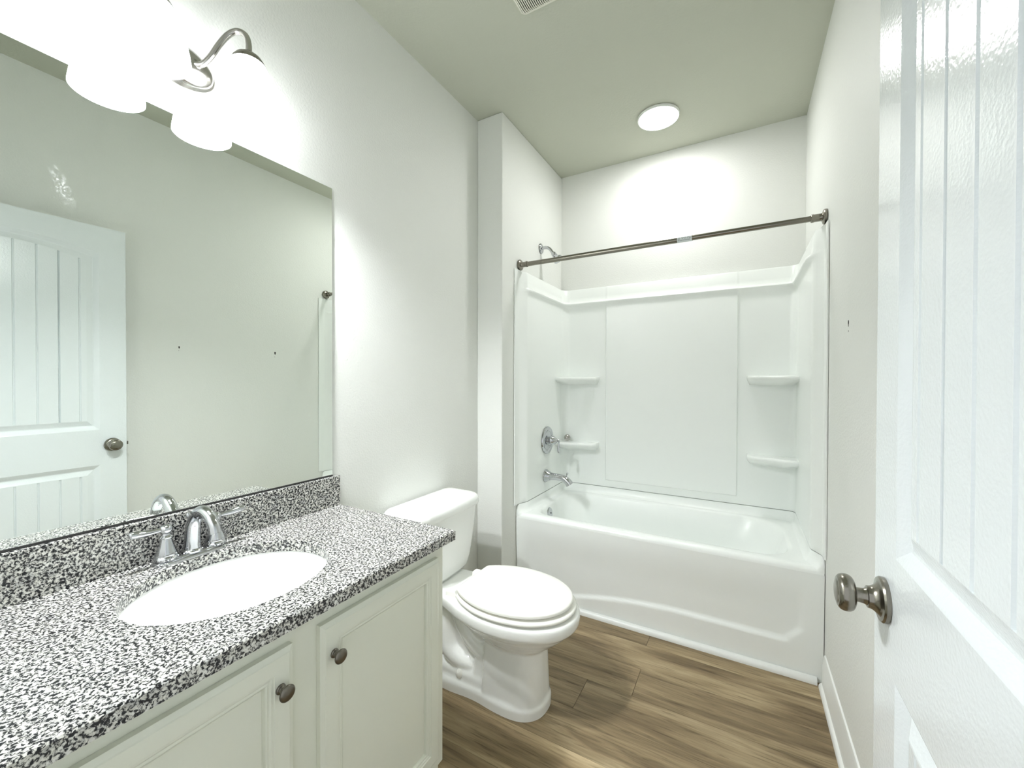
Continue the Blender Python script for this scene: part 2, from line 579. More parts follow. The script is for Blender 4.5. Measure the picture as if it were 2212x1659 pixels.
# the side ends step back at the foot for the toe space
mb.build('body', M['cab'], cab, smooth=0)
mb = MB()
za, zb = 0.096, 0.807
mb.box(CXF - 0.0175, CXF, CY1 - 0.05, CY1, za, zb).box(CXF - 0.018, CXF, CY0, CY0 + 0.05, za, zb)
mb.box(CXF - 0.018, CXF, -1.5095, -1.4295, 0.142, 0.735).box(CXF - 0.018, CXF, CY0 + 0.05, CY1 - 0.05, 0.735, zb).box(CXF - 0.018, CXF, CY0 + 0.05, CY1 - 0.05, za, 0.142)
mb.build('face_frame', M['cab'], cab, smooth=0)
MB().box(CXF - 0.075, CXF - 0.06, CY0 + 0.014, CY1 - 0.014, 0.0, 0.096).build('toe_kick', M['cab'], cab, smooth=0)


def cabinet_door(y0, y1, z0, z1, ky, kz, name_label):
    xf = CXF + 0.020
    mb = MB()
    P = lambda y, z, d: (xf - d, y, z)
    e = 0.011
    MO = [(0.0, 0.0), (0.0015, 0.0025), (0.003, 0.0028), (0.006, 0.0028), (0.0078, 0.0045), (0.0095, 0.0052), (0.0135, 0.0045), (0.016, 0.0058), (0.0178, 0.0125), (0.0192, 0.0135), (0.0206, 0.0110), (0.0215, 0.0105)]
    ia = 0.041
    b0, t0 = panel_rings(mb, P, y0 + ia, y1 - ia, z0 + ia, z1 - ia, 0.0, MO)
    # stiles and rails with an eased outer edge
    rings = []
    for ins, dep in ((ia, 0.0), (e, 0.0), (e - 0.002, 0.0018), (0.0, 0.0065), (0.0, 0.0195)):
        rings.append([P(y0 + ins, z0 + ins, dep), P(y1 - ins, z0 + ins, dep), P(y1 - ins, z1 - ins, dep), P(y0 + ins, z1 - ins, dep)])
    mb.loft(rings, True, False, True)
    d = mb.build('door', M['cab'], cab, smooth=12)
    k = MB().lathe(rounded([(0, -0.001), (0.0095, -0.001), (0.0100, 0.002), (0.0085, 0.004), (0.0058, 0.006), (0.0052, 0.013), (0.0075, 0.016), (0.0135, 0.0185), (0.0160, 0.0215), (0.0155, 0.0245), (0.011, 0.0275), (0.0, 0.029)]),
                   (xf, ky, kz), (1, 0, 0), 40).build('knob', M['dknick'], d, smooth=50)
    k['label'] = name_label
    return d


cabinet_door(-1.4365, -1.026, 0.135, 0.767, -1.404, 0.691, 'dark nickel knob on the door nearer the toilet')
cabinet_door(-1.9090, -1.5005, 0.135, 0.767, -1.530, 0.691, 'dark nickel knob on the door farther from the toilet')

# ------------------------------------------------------------------ granite counter and splash
SXC, SYC, SA, SB = 0.283, -1.4745, 0.193, 0.2165
TX, TY0, TY1, TZ, TH = 0.5735, -1.9845, -0.966, 0.838, 0.031
corners = [(TX, TY1), (0.001, TY1), (0.001, TY0), (TX, TY0)]
angs = set(2 * PI * i / 128 for i in range(128))
for cx_, cy_ in corners:
    angs.add(math.atan2((cy_ - SYC), (cx_ - SXC)) % (2 * PI))
angs = sorted(angs)


def rect_hit(a, g=0.0):
    dx, dy = math.cos(a), math.sin(a)
    t = 1e9
    for lim, d, o in ((TX - g, dx, SXC), (0.001 + g, dx, SXC)):
        if abs(d) > 1e-9 and (lim - o) / d > 0:
            t = min(t, (lim - o) / d)
    for lim, d, o in ((TY1 - g, dy, SYC), (TY0 + g, dy, SYC)):
        if abs(d) > 1e-9 and (lim - o) / d > 0:
            t = min(t, (lim - o) / d)
    return SXC + dx * t, SYC + dy * t


def ell(a, k=0.0):
    # same polar angle on the ellipse
    dx, dy = math.cos(a), math.sin(a)
    t = 1 / math.sqrt((dx / (SA + k)) ** 2 + (dy / (SB + k)) ** 2)
    return SXC + dx * t, SYC + dy * t


zt, zb = TZ, TZ - TH
R_ = []
R_.append([(*ell(a, 0.0), zb) for a in angs])
R_.append([(*ell(a, 0.0), zt - 0.002) for a in angs])
R_.append([(*ell(a, 0.002), zt) for a in angs])
R_.append([(*rect_hit(a, 0.003), zt) for a in angs])
R_.append([(*rect_hit(a, 0.0), zt - 0.003) for a in angs])
R_.append([(*rect_hit(a, 0.0), zb) for a in angs])
R_.append(R_[0])
ct = MB().loft(R_, True, False, False).build('countertop', M['granite'], loc=(0.28, -1.4745, 0), smooth=30)
tag(ct, 'speckled black and white granite countertop with an oval sink cutout', 'countertop')
bs = MB().box(0.001, 0.021, TY0, -0.9700, TZ + 0.0002, 0.9515).build('backsplash', M['granite'], loc=(0.28, -1.4745, 0), smooth=0, bevel=0.0015)
tag(bs, 'low granite backsplash strip along the wall below the mirror', 'backsplash')

# undermount basin
sink = thing('undermount_sink', 'white oval undermount basin set below the granite counter', 'sink', (SXC, SYC, 0.66))
rings = []
n = 96


def eling(k, z, dx=0.0):
    return [(SXC + dx + (SA * k) * math.cos(2 * PI * i / n), SYC + (SB * k) * math.sin(2 * PI * i / n), z) for i in range(n)]


zi = zb - 0.0005
for k, z in ((1.075, zi - 0.012), (1.075, zi), (1.012, zi), (1.004, zi - 0.003), (0.985, zi - 0.03), (0.94, zi - 0.07), (0.84, zi - 0.105), (0.66, zi - 0.127), (0.40, zi - 0.139), (0.115, zi - 0.143)):
    rings.append(eling(k, z, -0.03 * max(0, (1 - k)) * 1.0))
outer = []
for k, z in ((0.115, zi - 0.153), (0.42, zi - 0.149), (0.70, zi - 0.137), (0.89, zi - 0.112), (0.99, zi - 0.07), (1.03, zi - 0.02), (1.075, zi - 0.012)):
    outer.append(eling(k, z, -0.03 * max(0, (1 - k))))
MB().loft(rings, True, False, False).loft(outer, True, True, False).build('basin', M['porc'], sink, smooth=40)
MB().lathe([(0.0, 0.0), (0.020, 0.0), (0.0235, 0.0015), (0.0245, 0.003), (0.020, 0.0045), (0.0165, 0.0035), (0.0155, 0.0015), (0.0145, 0.004), (0.0, 0.006)], (SXC - 0.0265, SYC, zi - 0.1435), (0, 0, 1), 32).build('drain', M['chrome'], sink)

# ------------------------------------------------------------------ faucet
FX, FY, FZ = 0.056, -1.4745, TZ
fc = thing('bathroom_faucet', 'chrome two handle faucet with an arched spout behind the basin', 'faucet', (FX, FY, FZ))
pl = []
for ins, z in ((0.0, 0.0003), (0.0, 0.0055), (0.0025, 0.0085), (0.006, 0.0095), (0.0075, 0.0125), (0.0095, 0.0135)):
    pl.append(rrect(FX - 0.0285 + ins, FX + 0.0285 - ins, FY - 0.087 + ins, FY + 0.087 - ins, 0.027 - ins * 0.5, FZ + z, 10, 6))
MB().loft(pl).build('base_plate', M['chrome'], fc, smooth=40)
HP = [(0.0, 0.0125), (0.0265, 0.0125), (0.0275, 0.0165), (0.0255, 0.0205), (0.0235, 0.0225), (0.0240, 0.0255), (0.0195, 0.038), (0.0150, 0.053), (0.0128, 0.062), (0.0122, 0.0655), (0.0150, 0.0675), (0.0155, 0.070), (0.0128, 0.0725), (0.0105, 0.0745), (0.0098, 0.079), (0.0125, 0.083), (0.0145, 0.0875), (0.0142, 0.0925), (0.0115, 0.0975), (0.0070, 0.1005), (0.0, 0.1015)]
for sg in (-1, 1):
    hy = FY + sg * 0.058
    hd = MB().lathe(HP, (FX, hy, FZ), (0, 0, 1), 36).build('handle', M['chrome'], fc)
    zl = FZ + 0.0905
    MB().tube([(FX, hy + sg * 0.006, zl), (FX + 0.001, hy + sg * 0.020, zl), (FX + 0.003, hy + sg * 0.042, zl + 0.001), (FX + 0.005, hy + sg * 0.062, zl + 0.004), (FX + 0.006, hy + sg * 0.074, zl + 0.006), (FX + 0.0062, hy + sg * 0.0775, zl + 0.0065)],
              [0.0062, 0.0062, 0.0082, 0.0098, 0.0075, 0.003], 18, 6).build('lever', M['chrome'], hd)
sp = MB().lathe([(0.0, 0.0125), (0.0245, 0.0125), (0.0250, 0.016), (0.0225, 0.0195), (0.0205, 0.021), (0.0, 0.0225)], (FX + 0.002, FY, FZ), (0, 0, 1), 32)
sp.tube([(FX + 0.002, FY, FZ + 0.012), (FX + 0.003, FY, FZ + 0.050), (FX + 0.012, FY, FZ + 0.092), (FX + 0.036, FY, FZ + 0.121), (FX + 0.066, FY, FZ + 0.131), (FX + 0.096, FY, FZ + 0.122), (FX + 0.117, FY, FZ + 0.101), (FX + 0.125, FY, FZ + 0.082)],
        [0.0205, 0.0185, 0.0168, 0.0155, 0.0145, 0.0140, 0.0137, 0.0140], 28, 7)
sp.build('spout', M['chrome'], fc)
MB().lathe([(0.0, 0.012), (0.0022, 0.012), (0.0022, 0.098), (0.0045, 0.100), (0.0062, 0.104), (0.0060, 0.109), (0.0038, 0.113), (0.0, 0.114)], (FX - 0.020, FY, FZ), (0, 0, 1), 20).build('lift_rod', M['chrome'], fc)

# ------------------------------------------------------------------ mirror
mr = MB().box(0.0012, 0.0062, TY0 + 0.001, -0.9935, 0.9575, 2.0525).build('wall_mirror', [M['mirror']], loc=(0, -1.48, 0.957), smooth=0)
tag(mr, 'large frameless wall mirror above the granite backsplash', 'mirror')
for me_p in mr.data.polygons:
    pass
mr.data.materials.append(M['edge'])
glass_edge = mat('glass_edge', (0.42, 0.50, 0.46), 0.15)
mr.data.materials.append(glass_edge)
for p in mr.data.polygons:
    if abs(p.normal.x) < 0.5:
        p.material_index = 2
MB().box(0.0012, 0.0085, TY0 + 0.001, -0.9935, 0.9518, 0.9572).build('bottom_channel', M['edge'], mr, smooth=0)

# ------------------------------------------------------------------ vanity light above the mirror
LY, LZ = -1.476, 2.200
vl = thing('vanity_light', 'satin nickel wall light with two lit white glass bell shades above the mirror', 'light fixture', (0, LY, LZ))
prof = [(0.0, 0.0005), (1.0, 0.0005), (1.02, 0.004), (0.98, 0.010), (0.90, 0.014), (0.88, 0.018), (0.80, 0.024), (0.60, 0.031), (0.30, 0.035), (0.0, 0.036)]
MB().lathe([(r, h) for r, h in prof], (0, LY, LZ), (1, 0, 0), 56, sx=0.060, sy=0.088, xdir=(0, 0, 1)).build('backplate', M['lnick'], vl)
for sg in (-1, 1):
    Y = lambda d: LY + sg * d
    arm = MB().tube([(0.026, Y(0.022), 2.206), (0.040, Y(0.038), 2.212), (0.055, Y(0.052), 2.236), (0.073, Y(0.067), 2.276), (0.091, Y(0.083), 2.308), (0.110, Y(0.098), 2.320), (0.128, Y(0.109), 2.309), (0.138, Y(0.1115), 2.284), (0.140, Y(0.111), 2.250)],
                    [0.0080] * 9, 16, 7)
    arm.build('arm', M['lnick'], vl)
    sx_, sy_ = 0.140, Y(0.111)
    MB().lathe([(0.0, 0.159), (0.012, 0.159), (0.022, 0.155), (0.033, 0.146), (0.041, 0.134), (0.0435, 0.124), (0.0420, 0.123), (0.0, 0.140)], (sx_, sy_, 2.095), (0, 0, 1), 36).build('shade_holder', M['nickel'], vl)
    so = [(0.030, 0.146), (0.040, 0.132), (0.050, 0.112), (0.060, 0.085), (0.068, 0.056), (0.0735, 0.028), (0.0765, 0.006), (0.0768, 0.0), (0.0745, -0.002), (0.0720, 0.001), (0.0695, 0.028), (0.0640, 0.056), (0.056, 0.085), (0.046, 0.110), (0.036, 0.128), (0.026, 0.142), (0.030, 0.146)]
    sh = MB().lathe(so, (sx_, sy_, 2.095), (0, 0, 1), 48, cap0=False, cap1=False).build('shade', M['shade'], vl, smooth=50)
    MB().lathe([(0.0, 0.018), (0.014, 0.021), (0.023, 0.030), (0.027, 0.043), (0.025, 0.058), (0.018, 0.074), (0.014, 0.088), (0.013, 0.118), (0.0, 0.120)], (sx_, sy_, 2.095), (0, 0, 1), 28).build('bulb', M['bulb'], sh)

# ------------------------------------------------------------------ tub
tub = thing('bathtub', 'white alcove bathtub with a recessed apron panel', 'bathtub', (0.93, 0.52, 0))
X0, X1 = WX + 0.0025, W - 0.0025
zr = 0.507
mb = MB()
rs = [rrect(X0, X1, 0.169, 0.852, 0.004, 0.480, 10, 8),
      rrect(X0, X1, 0.1705, 0.852, 0.006, 0.490, 10, 8),
      rrect(X0, X1, 0.1745, 0.852, 0.006, 0.498, 10, 8),
      rrect(X0, X1, 0.181, 0.852, 0.006, 0.504, 10, 8),
      rrect(X0 + 0.002, X1 - 0.002, 0.192, 0.852, 0.006, zr, 10, 8),
      rrect(0.262, 1.598, 0.224, 0.818, (0.10, 0.16, 0.20, 0.13), zr, 10, 8),
      rrect(0.272, 1.588, 0.234, 0.808, (0.10, 0.16, 0.20, 0.13), zr - 0.004, 10, 8),
      rrect(0.279, 1.578, 0.241, 0.800, (0.10, 0.16, 0.20, 0.13), zr - 0.014, 10, 8),
      rrect(0.300, 1.530, 0.255, 0.785, (0.12, 0.17, 0.22, 0.15), 0.36, 10, 8),
      rrect(0.330, 1.455, 0.275, 0.765, (0.12, 0.18, 0.22, 0.15), 0.20, 10, 8),
      rrect(0.360, 1.395, 0.300, 0.740, (0.12, 0.16, 0.20, 0.14), 0.135, 10, 8),
      rrect(0.400, 1.330, 0.335, 0.705, (0.10, 0.14, 0.18, 0.12), 0.112, 10, 8),
      rrect(0.55, 1.15, 0.45, 0.60, 0.05, 0.108, 10, 8)]
mb.loft(rs, True, False, True)
# apron with the pressed panel
NX, NZ = 150, 56
vs, fs = [], []


def sstep(a, b, x):
    t = max(0.0, min(1.0, (x - a) / (b - a)))
    return t * t * (3 - 2 * t)


for j in range(NZ + 1):
    for i in range(NX + 1):
        x = X0 + (X1 - X0) * i / NX
        z = 0.480 * j / NZ
        base = 0.184 - 0.015 * sstep(0.0, 0.47, z)
        zb_ = 0.158 - 0.075 * max(0.0, (1.15 - x) / 0.62) ** 2 if x < 1.15 else 0.158
        zb_ = max(zb_, 0.075)
        xr = 1.630 - 0.055 * (1 - sstep(0.155, 0.23, z))
        ins = sstep(zb_ - 0.014, zb_ + 0.006, z) * (1 - sstep(xr - 0.03, xr, x)) * (1 - sstep(0.26, 0.44, z)) * sstep(0.22, 0.27, x)
        vs.append((x, base + 0.0 + 0.013 * ins, z))
for j in range(NZ):
    for i in range(NX):
        a = j * (NX + 1) + i
        fs.append((a, a + 1, a + NX + 2, a + NX + 1))
mb.add(vs, fs)
# inside of the flange rising behind the deck on three sides


def upath(off, front, z, c=0.0, flange=True, rl=0.055, rr_=0.036):
    """U-shaped plan path along the alcove walls. off: how far the sheet stands out towards the room beyond its own plane."""
    xl, xr, yb = 0.207 + off, 1.652 - off, 0.856 - off
    pts = []
    if flange:
        pts += [(WX + 0.0015, 0.139), (WX + 0.0075, 0.1395), (WX + 0.0085, 0.150), (WX + 0.0085, 0.185), (WX + 0.012, 0.196), (xl - 0.012, 0.232), (xl - 0.003, 0.246), (xl, 0.262), (xl, 0.30)]
    else:
        pts += [(xl, front)]
    for i in range(1, 6):
        pts.append((xl, 0.30 + (yb - rl - 0.30) * i / 6))
    for i in range(11):
        a = PI + -PI / 2 * i / 10
        pts.append((xl + rl + rl * math.cos(a), yb - rl + rl * math.sin(a)))
    for x, cc in ((0.40, 0), (0.52, 0), (0.528, 0), (0.534, 1), (0.540, 1), (0.95, 1), (1.345, 1), (1.351, 1), (1.357, 0), (1.365, 0), (1.50, 0)):
        pts.append((x, yb - c * cc))
    for i in range(11):
        a = PI / 2 - PI / 2 * i / 10
        pts.append((xr - rr_ + rr_ * math.cos(a), yb - rr_ + rr_ * math.sin(a)))
    for i in range(5, 0, -1):
        pts.append((xr, 0.30 + (yb - rr_ - 0.30) * i / 6))
    if flange:
        pts += [(xr, 0.30), (xr, 0.262), (xr + 0.003, 0.246), (xr + 0.012, 0.232), (W - 0.012, 0.196), (W - 0.0085, 0.185), (W - 0.0085, 0.150), (W - 0.0075, 0.1395), (W - 0.0015, 0.139)]
    else:
        pts += [(xr, front)]
    return [(x, y, z) for x, y in pts]


fl_rings = []
for off, z in ((0.030, zr - 0.003), (0.022, zr + 0.001), (0.012, zr + 0.008), (0.006, zr + 0.018), (0.002, zr + 0.035), (0.0, 0.5565), (-0.012, 0.5565)):
    fl_rings.append(upath(off, 0.30, z, flange=False))
mb.loft(fl_rings, False, False, False)
# the flange runs on to the front corners, narrowing with the surround
for xa, sg in ((0.207, 1), (1.652, -1)):
    xw = WX + 0.0025 if sg > 0 else W - 0.0025
    xf = WX + 0.0085 if sg > 0 else W - 0.0085
    rg = []
    ys = [(0.1702, 0), (0.1712, 0), (0.1728, 0), (0.1755, 0), (0.180, 0), (0.187, 0), (0.196, 0.09), (0.205, 0.25), (0.214, 0.42), (0.223, 0.56), (0.232, 0.70), (0.240, 0.82), (0.250, 0.93), (0.262, 1.0), (0.300, 1.0)]
    for y, t in ys:
        xe = xf + (xa - xf) * t
        k = math.sqrt(max(0.0, 1 - ((0.196 - y) / 0.026) ** 2)) if y < 0.196 else 1.0
        low = zr - 0.003 - 0.020 * (1 - k)
        wide = 0.006 + (0.024 + 0.010 * (1 - sstep(0.19, 0.26, y))) * k
        up = lambda d: low + (zr + d - low) * (0.25 + 0.75 * k)
        rg.append([(xe + sg * wide, y, low), (xe + sg * wide * 0.66, y, up(0.003)), (xe + sg * wide * 0.36, y, up(0.010)), (xe + sg * 0.006, y, up(0.022)), (xe + sg * 0.002, y, up(0.036)), (xe, y, up(0.5565 - zr)), (xw, y, up(0.5565 - zr)), (xw, y, low)])
    mb.loft(rg, True, True, False)
mb.build('tub_shell', M['acry'], tub, smooth=50)
an = Vector((0.98, 0, 0.16)).normalized()
ov = MB().lathe([(0.0, -0.004), (0.035, -0.004), (0.0365, 0.001), (0.034, 0.006), (0.028, 0.0085), (0.012, 0.0095), (0.0, 0.0095)], (0.2845, 0.425, 0.452), an, 36)
ov.lathe([(0.0, 0.012), (0.0045, 0.009), (0.004, 0.0125), (0.0, 0.013)], (0.2845, 0.425, 0.452), an, 14, mi=1)
ovo = ov.build('overflow_plate', [M['chrome'], M['dark']], tub)
ovo['label'] = 'round chrome overflow plate'
MB().lathe([(0.0, -0.002), (0.030, -0.002), (0.032, 0.002), (0.026, 0.004), (0.024, 0.001), (0.0, 0.0)], (0.47, 0.52, 0.1125), (0, 0, 1), 28).build('drain', M['chrome'], tub)

# ------------------------------------------------------------------ tub surround
sur = thing('tub_surround', 'glossy white moulded wall surround with corner shelves above the tub', 'tub surround', (0.93, 0.60, 0.557))
mb = MB()
ZP = [(0.5585, -0.004, 0), (0.561, 0.0, 0), (0.59, 0.0, 0), (0.606, 0.0, 0), (0.614, 0.0, 0.012), (0.75, 0, 0.012), (1.0, 0, 0.012), (1.4, 0, 0.012), (1.80, 0.0, 0.012), (1.842, 0.0, 0.012), (1.862, 0.004, 0.008),
      (1.874, 0.016, 0.004), (1.879, 0.021, 0.004), (1.886, 0.0225, 0.004), (1.892, 0.019, 0.004), (1.896, 0.010, 0.004), (1.902, 0.004, 0.004), (1.93, 0.0, 0.004), (1.985, -0.003, 0.004), (1.996, -0.008, 0.003), (2.0, -0.026, 0.0)]
rg = []
for z, off, c in ZP:
    ring = upath(0.0, 0, z, c)
    full = upath(off, 0, z, c)
    out = []
    for i, (a, b_) in enumerate(zip(ring, full)):
        w = sstep(0.215, 0.30, a[1]) if off > 0 else 1.0
        x = a[0] + (b_[0] - a[0]) * w
        y = a[1] + (b_[1] - a[1]) * w
        # keep the sheet in front of the walls
        x = min(max(x, WX + 0.0015), W - 0.0015)
        y = min(y, D - 0.0015)
        zz = z - (0.022 * (1 - sstep(0.14, 0.34, a[1])) if (z < 0.58 and False) else 0)
        out.append((x, y, zz))
    rg.append(out)
mb.loft(rg, False, False, False)
mb.build('wall_panel', M['acry'], sur, smooth=40)


def shelf(x_in, x_end, z, sgn, depth=0.13, side_depth=0.17, th=0.034):
    """Corner shelf: along the back wall from the corner to x_end, rounded towards the room."""
    n = 26
    pts = []
    # plan outline from the end at the back wall round to the side wall
    xw = x_in - sgn * 0.012
    yb = 0.866
    out = [(xw, yb), (x_end, yb)]
    r = 0.055
    fy = yb - depth
    for i in range(9):
        a = i / 8 * PI / 2
        out.append((x_end - sgn * (r - r * math.cos(a)), fy + r - r * math.sin(a)))
    out += [(x_end - sgn * 0.14, fy - 0.010), (x_in + sgn * 0.06, yb - side_depth), (xw, yb - side_depth - 0.006)]
    c = (sum(p[0] for p in out) / len(out), sum(p[1] for p in out) / len(out))

    def ins(k):
        return [(c[0] + (p[0] - c[0]) * k, max(p[1], fy - 0.06) + (0.0 if abs(p[1] - yb) < 1e-6 else (1 - k) * 0.35)) for p in out]
    rings = []
    for k, z_ in ((0.80, z - th - 0.022), (0.93, z - th - 0.002), (0.985, z - th * 0.72), (1.0, z - th * 0.45), (0.992, z - th * 0.15), (0.965, z - 0.001), (0.93, z), (0.80, z - 0.004)):
        rings.append([(x, y, z_) for x, y in ins(k)])
    o = MB().loft(rings, True, True, True).build('shelf', M['acry'], sur, smooth=60)
    return o


shelf(0.207, 0.482, 1.347, 1).__setitem__('label', 'upper corner shelf on the faucet side')
shelf(0.207, 0.482, 0.876, 1).__setitem__('label', 'lower corner shelf holding a metal stopper')
shelf(1.652, 1.404, 1.352, -1).__setitem__('label', 'upper corner shelf at the end away from the faucet')
shelf(1.652, 1.404, 0.878, -1).__setitem__('label', 'lower corner shelf at the end away from the faucet')

# metal tub stopper left on the lower shelf
st = MB()
so_, sd = Vector((0.257, 0.800, 0.8995)), Vector((0.42, -0.86, 0.28)).normalized()
st.lathe([(0.0, -0.006), (0.0205, -0.006), (0.0235, -0.003), (0.0235, 0.002), (0.019, 0.006), (0.0115, 0.0085), (0.0085, 0.010), (0.0105, 0.015), (0.0095, 0.020), (0.0, 0.0215)], so_, sd, 32)
tag(st.build('tub_stopper', M['lnick'], loc=(0.257, 0.80, 0.877)), 'small round metal stopper lying on the lower shelf beside the shower valve', 'stopper')

# ------------------------------------------------------------------ shower fittings on the alcove wall
VY, VZ, VX = 0.551, 0.9085, 0.207
sv = thing('shower_valve', 'round chrome shower valve with a hanging lever handle', 'shower valve', (VX, VY, VZ))
MB().lathe([(0.0, 0.0005), (0.092, 0.0005), (0.0945, 0.004), (0.092, 0.009), (0.084, 0.0125), (0.076, 0.0135), (0.070, 0.010), (0.064, 0.0085), (0.060, 0.0105), (0.050, 0.012), (0.030, 0.0135), (0.0, 0.014)], (VX, VY, VZ), (1, 0, 0), 56).build('escutcheon', M['chrome'], sv)
vb = MB().lathe([(0.0, 0.013), (0.026, 0.013), (0.024, 0.030), (0.0245, 0.034), (0.0335, 0.036), (0.0345, 0.040), (0.0315, 0.048), (0.026, 0.058), (0.018, 0.070), (0.0105, 0.078), (0.0085, 0.081), (0.0115, 0.085), (0.0125, 0.089), (0.010, 0.094), (0.0, 0.096)], (VX, VY, VZ), (1, 0, 0), 36).build('handle_body', M['chrome'], sv)
MB().tube([(VX + 0.088, VY, VZ), (VX + 0.088, VY - 0.001, VZ - 0.018), (VX + 0.088, VY - 0.003, VZ - 0.042), (VX + 0.089, VY - 0.005, VZ - 0.066), (VX + 0.090, VY - 0.006, VZ - 0.078), (VX + 0.090, VY - 0.006, VZ - 0.082)],
          [0.0050, 0.0055, 0.0080, 0.0095, 0.0070, 0.002], 18, 6).build('lever', M['chrome'], vb)

PY, PZ = 0.530, 0.667
ts = thing('tub_spout', 'chrome tub spout with a diverter pin above the tub rim', 'spout', (VX, PY, PZ))
MB().lathe([(0.0, 0.0005), (0.043, 0.0005), (0.0445, 0.004), (0.041, 0.009), (0.034, 0.022), (0.0275, 0.036), (0.0, 0.038)], (VX, PY, PZ), (1, 0, 0), 40).build('flange', M['chrome'], ts)
MB().tube([(VX + 0.030, PY, PZ), (VX + 0.075, PY, PZ + 0.001), (VX + 0.115, PY, PZ - 0.001), (VX + 0.145, PY, PZ - 0.010), (VX + 0.166, PY, PZ - 0.026), (VX + 0.178, PY, PZ - 0.042)],
          [0.0265, 0.0230, 0.0220, 0.0235, 0.0250, 0.0262], 32, 7).build('spout_body', M['chrome'], ts)
MB().lathe([(0.0, -0.004), (0.0042, -0.004), (0.0042, 0.020), (0.0068, 0.023), (0.0072, 0.028), (0.0050, 0.033), (0.0, 0.034)], (VX + 0.153, PY, PZ + 0.006), (0.18, 0, 1), 18).build('diverter_pin', M['chrome'], ts)

SY, SZ = 0.5156, 2.2237
shd = thing('showerhead', 'small chrome shower head on a bent arm above the surround', 'shower head', (WX, SY, SZ))
MB().lathe([(0.0, 0.0005), (0.031, 0.0005), (0.034, 0.004), (0.030, 0.009), (0.019, 0.013), (0.0, 0.014)], (WX, SY, SZ), (1, 0, 0), 36).build('flange', M['chrome'], shd)
MB().tube([(WX + 0.008, SY, SZ), (WX + 0.040, SY, SZ + 0.001), (WX + 0.066, SY, SZ - 0.012), (WX + 0.088, SY, SZ - 0.040), (WX + 0.097, SY, SZ - 0.053)], [0.0105] * 5, 20, 7).build('arm', M['chrome'], shd)
hd_ = Vector((0.62, 0, -0.78)).normalized()
MB().lathe([(0.0, 0.0), (0.014, 0.0), (0.0165, 0.004), (0.0165, 0.018), (0.014, 0.021), (0.0165, 0.026), (0.0205, 0.038), (0.031, 0.050), (0.0345, 0.057), (0.0345, 0.063), (0.031, 0.0655), (0.0, 0.0655)], (WX + 0.092, SY, SZ - 0.046), hd_, 36).build('spray_head', M['chrome'], shd)

# ------------------------------------------------------------------ shower rod
RY, RZ0, RZ1 = 0.208, 2.0335, 2.0385
rod = thing('shower_rod', 'satin nickel tension shower rod spanning the tub alcove', 'shower rod', (0.93, RY, 2.036))
rp = lambda x: (x, RY, RZ0 + (RZ1 - RZ0) * (x - WX) / (W - WX))
ax = (Vector(rp(W)) - Vector(rp(WX))).normalized()


def rod_part(name, xa, xb, r, m, n=32):
    L = xb - xa
    return MB().lathe([(0.0, 0), (r - 0.0006, 0), (r, 0.0006), (r, L - 0.0006), (r - 0.0006, L), (0.0, L)], rp(xa), ax, n).build(name, m, rod)


rod_part('outer_tube', WX + 0.012, 1.158, 0.0142, M['nickel'])
rod_part('inner_tube', 1.158, W - 0.012, 0.0125, M['nickel'])
for xa, d in ((WX, 1), (W, -1)):
    MB().lathe([(0.0, 0.001), (0.031, 0.001), (0.033, 0.003), (0.033, 0.010), (0.030, 0.014), (0.022, 0.017), (0.0175, 0.0185), (0.0165, 0.021), (0.0165, 0.046), (0.0178, 0.048), (0.0178, 0.056), (0.0158, 0.058), (0.0, 0.058)], rp(xa), (d, 0, 0), 36).build('end_cap', M['nickel'], rod)
lab = rod_part('sticker', 1.086, 1.156, 0.01455, M['sticker'])
lab['label'] = 'pale paper sticker with fine print'
ti = MB()
rnd = random.Random(3)
axis_r = 0.0147


def ink_patch(xa, xb, a0, a1):
    k = 4
    vs, fs = [], []
    for x in (xa, xb):
        for i in range(k + 1):
            a = a0 + (a1 - a0) * i / k
            c = rp(x)
            vs.append((x, c[1] - axis_r * math.cos(a), c[2] + axis_r * math.sin(a)))
    for i in range(k):
        fs.append((i, i + 1, k + 2 + i, k + 1 + i))
    ti.add(vs, fs)


for a0 in (0.35, -0.05, -0.55):
    x = 1.092
    while x < 1.147:
        L = rnd.uniform(0.0015, 0.004)
        if rnd.random() < 0.75:
            ink_patch(x, x + L, a0 - 0.09, a0 + 0.09)
        x += L + rnd.uniform(0.0008, 0.002)
ti.build('fine_print', M['ink'], lab, smooth=0)

# ------------------------------------------------------------------ toilet
TYC = -0.532
toi = thing('toilet', 'white two piece toilet with closed lid between the vanity and the tub', 'toilet', (0.42, TYC, 0))


def interp(tab, x):
    if x <= tab[0][0]:
        return tab[0][1]
    for (xa, ya), (xb, yb) in zip(tab[:-1], tab[1:]):
        if x <= xb:
            t = (x - xa) / (xb - xa)
            return ya + (yb - ya) * t
    return tab[-1][1]


def smooth_tab(tab, n=40):
    """Catmull-Rom through the table -> dense (x, halfwidth) list."""
    P = [Vector((a, b)) for a, b in tab]
    out = []
    for i in range(len(P) - 1):
        p0 = P[i - 1] if i else P[i]
        p1, p2 = P[i], P[i + 1]
        p3 = P[i + 2] if i + 2 < len(P) else P[i + 1]
        for k in range(6):
            t = k / 6
            out.append(0.5 * ((2 * p1) + (-p0 + p2) * t + (2 * p0 - 5 * p1 + 4 * p2 - p3) * t * t + (-p0 + 3 * p1 - 3 * p2 + p3) * t ** 3))
    out.append(P[-1])
    return [(p.x, max(p.y, 0.0)) for p in out]


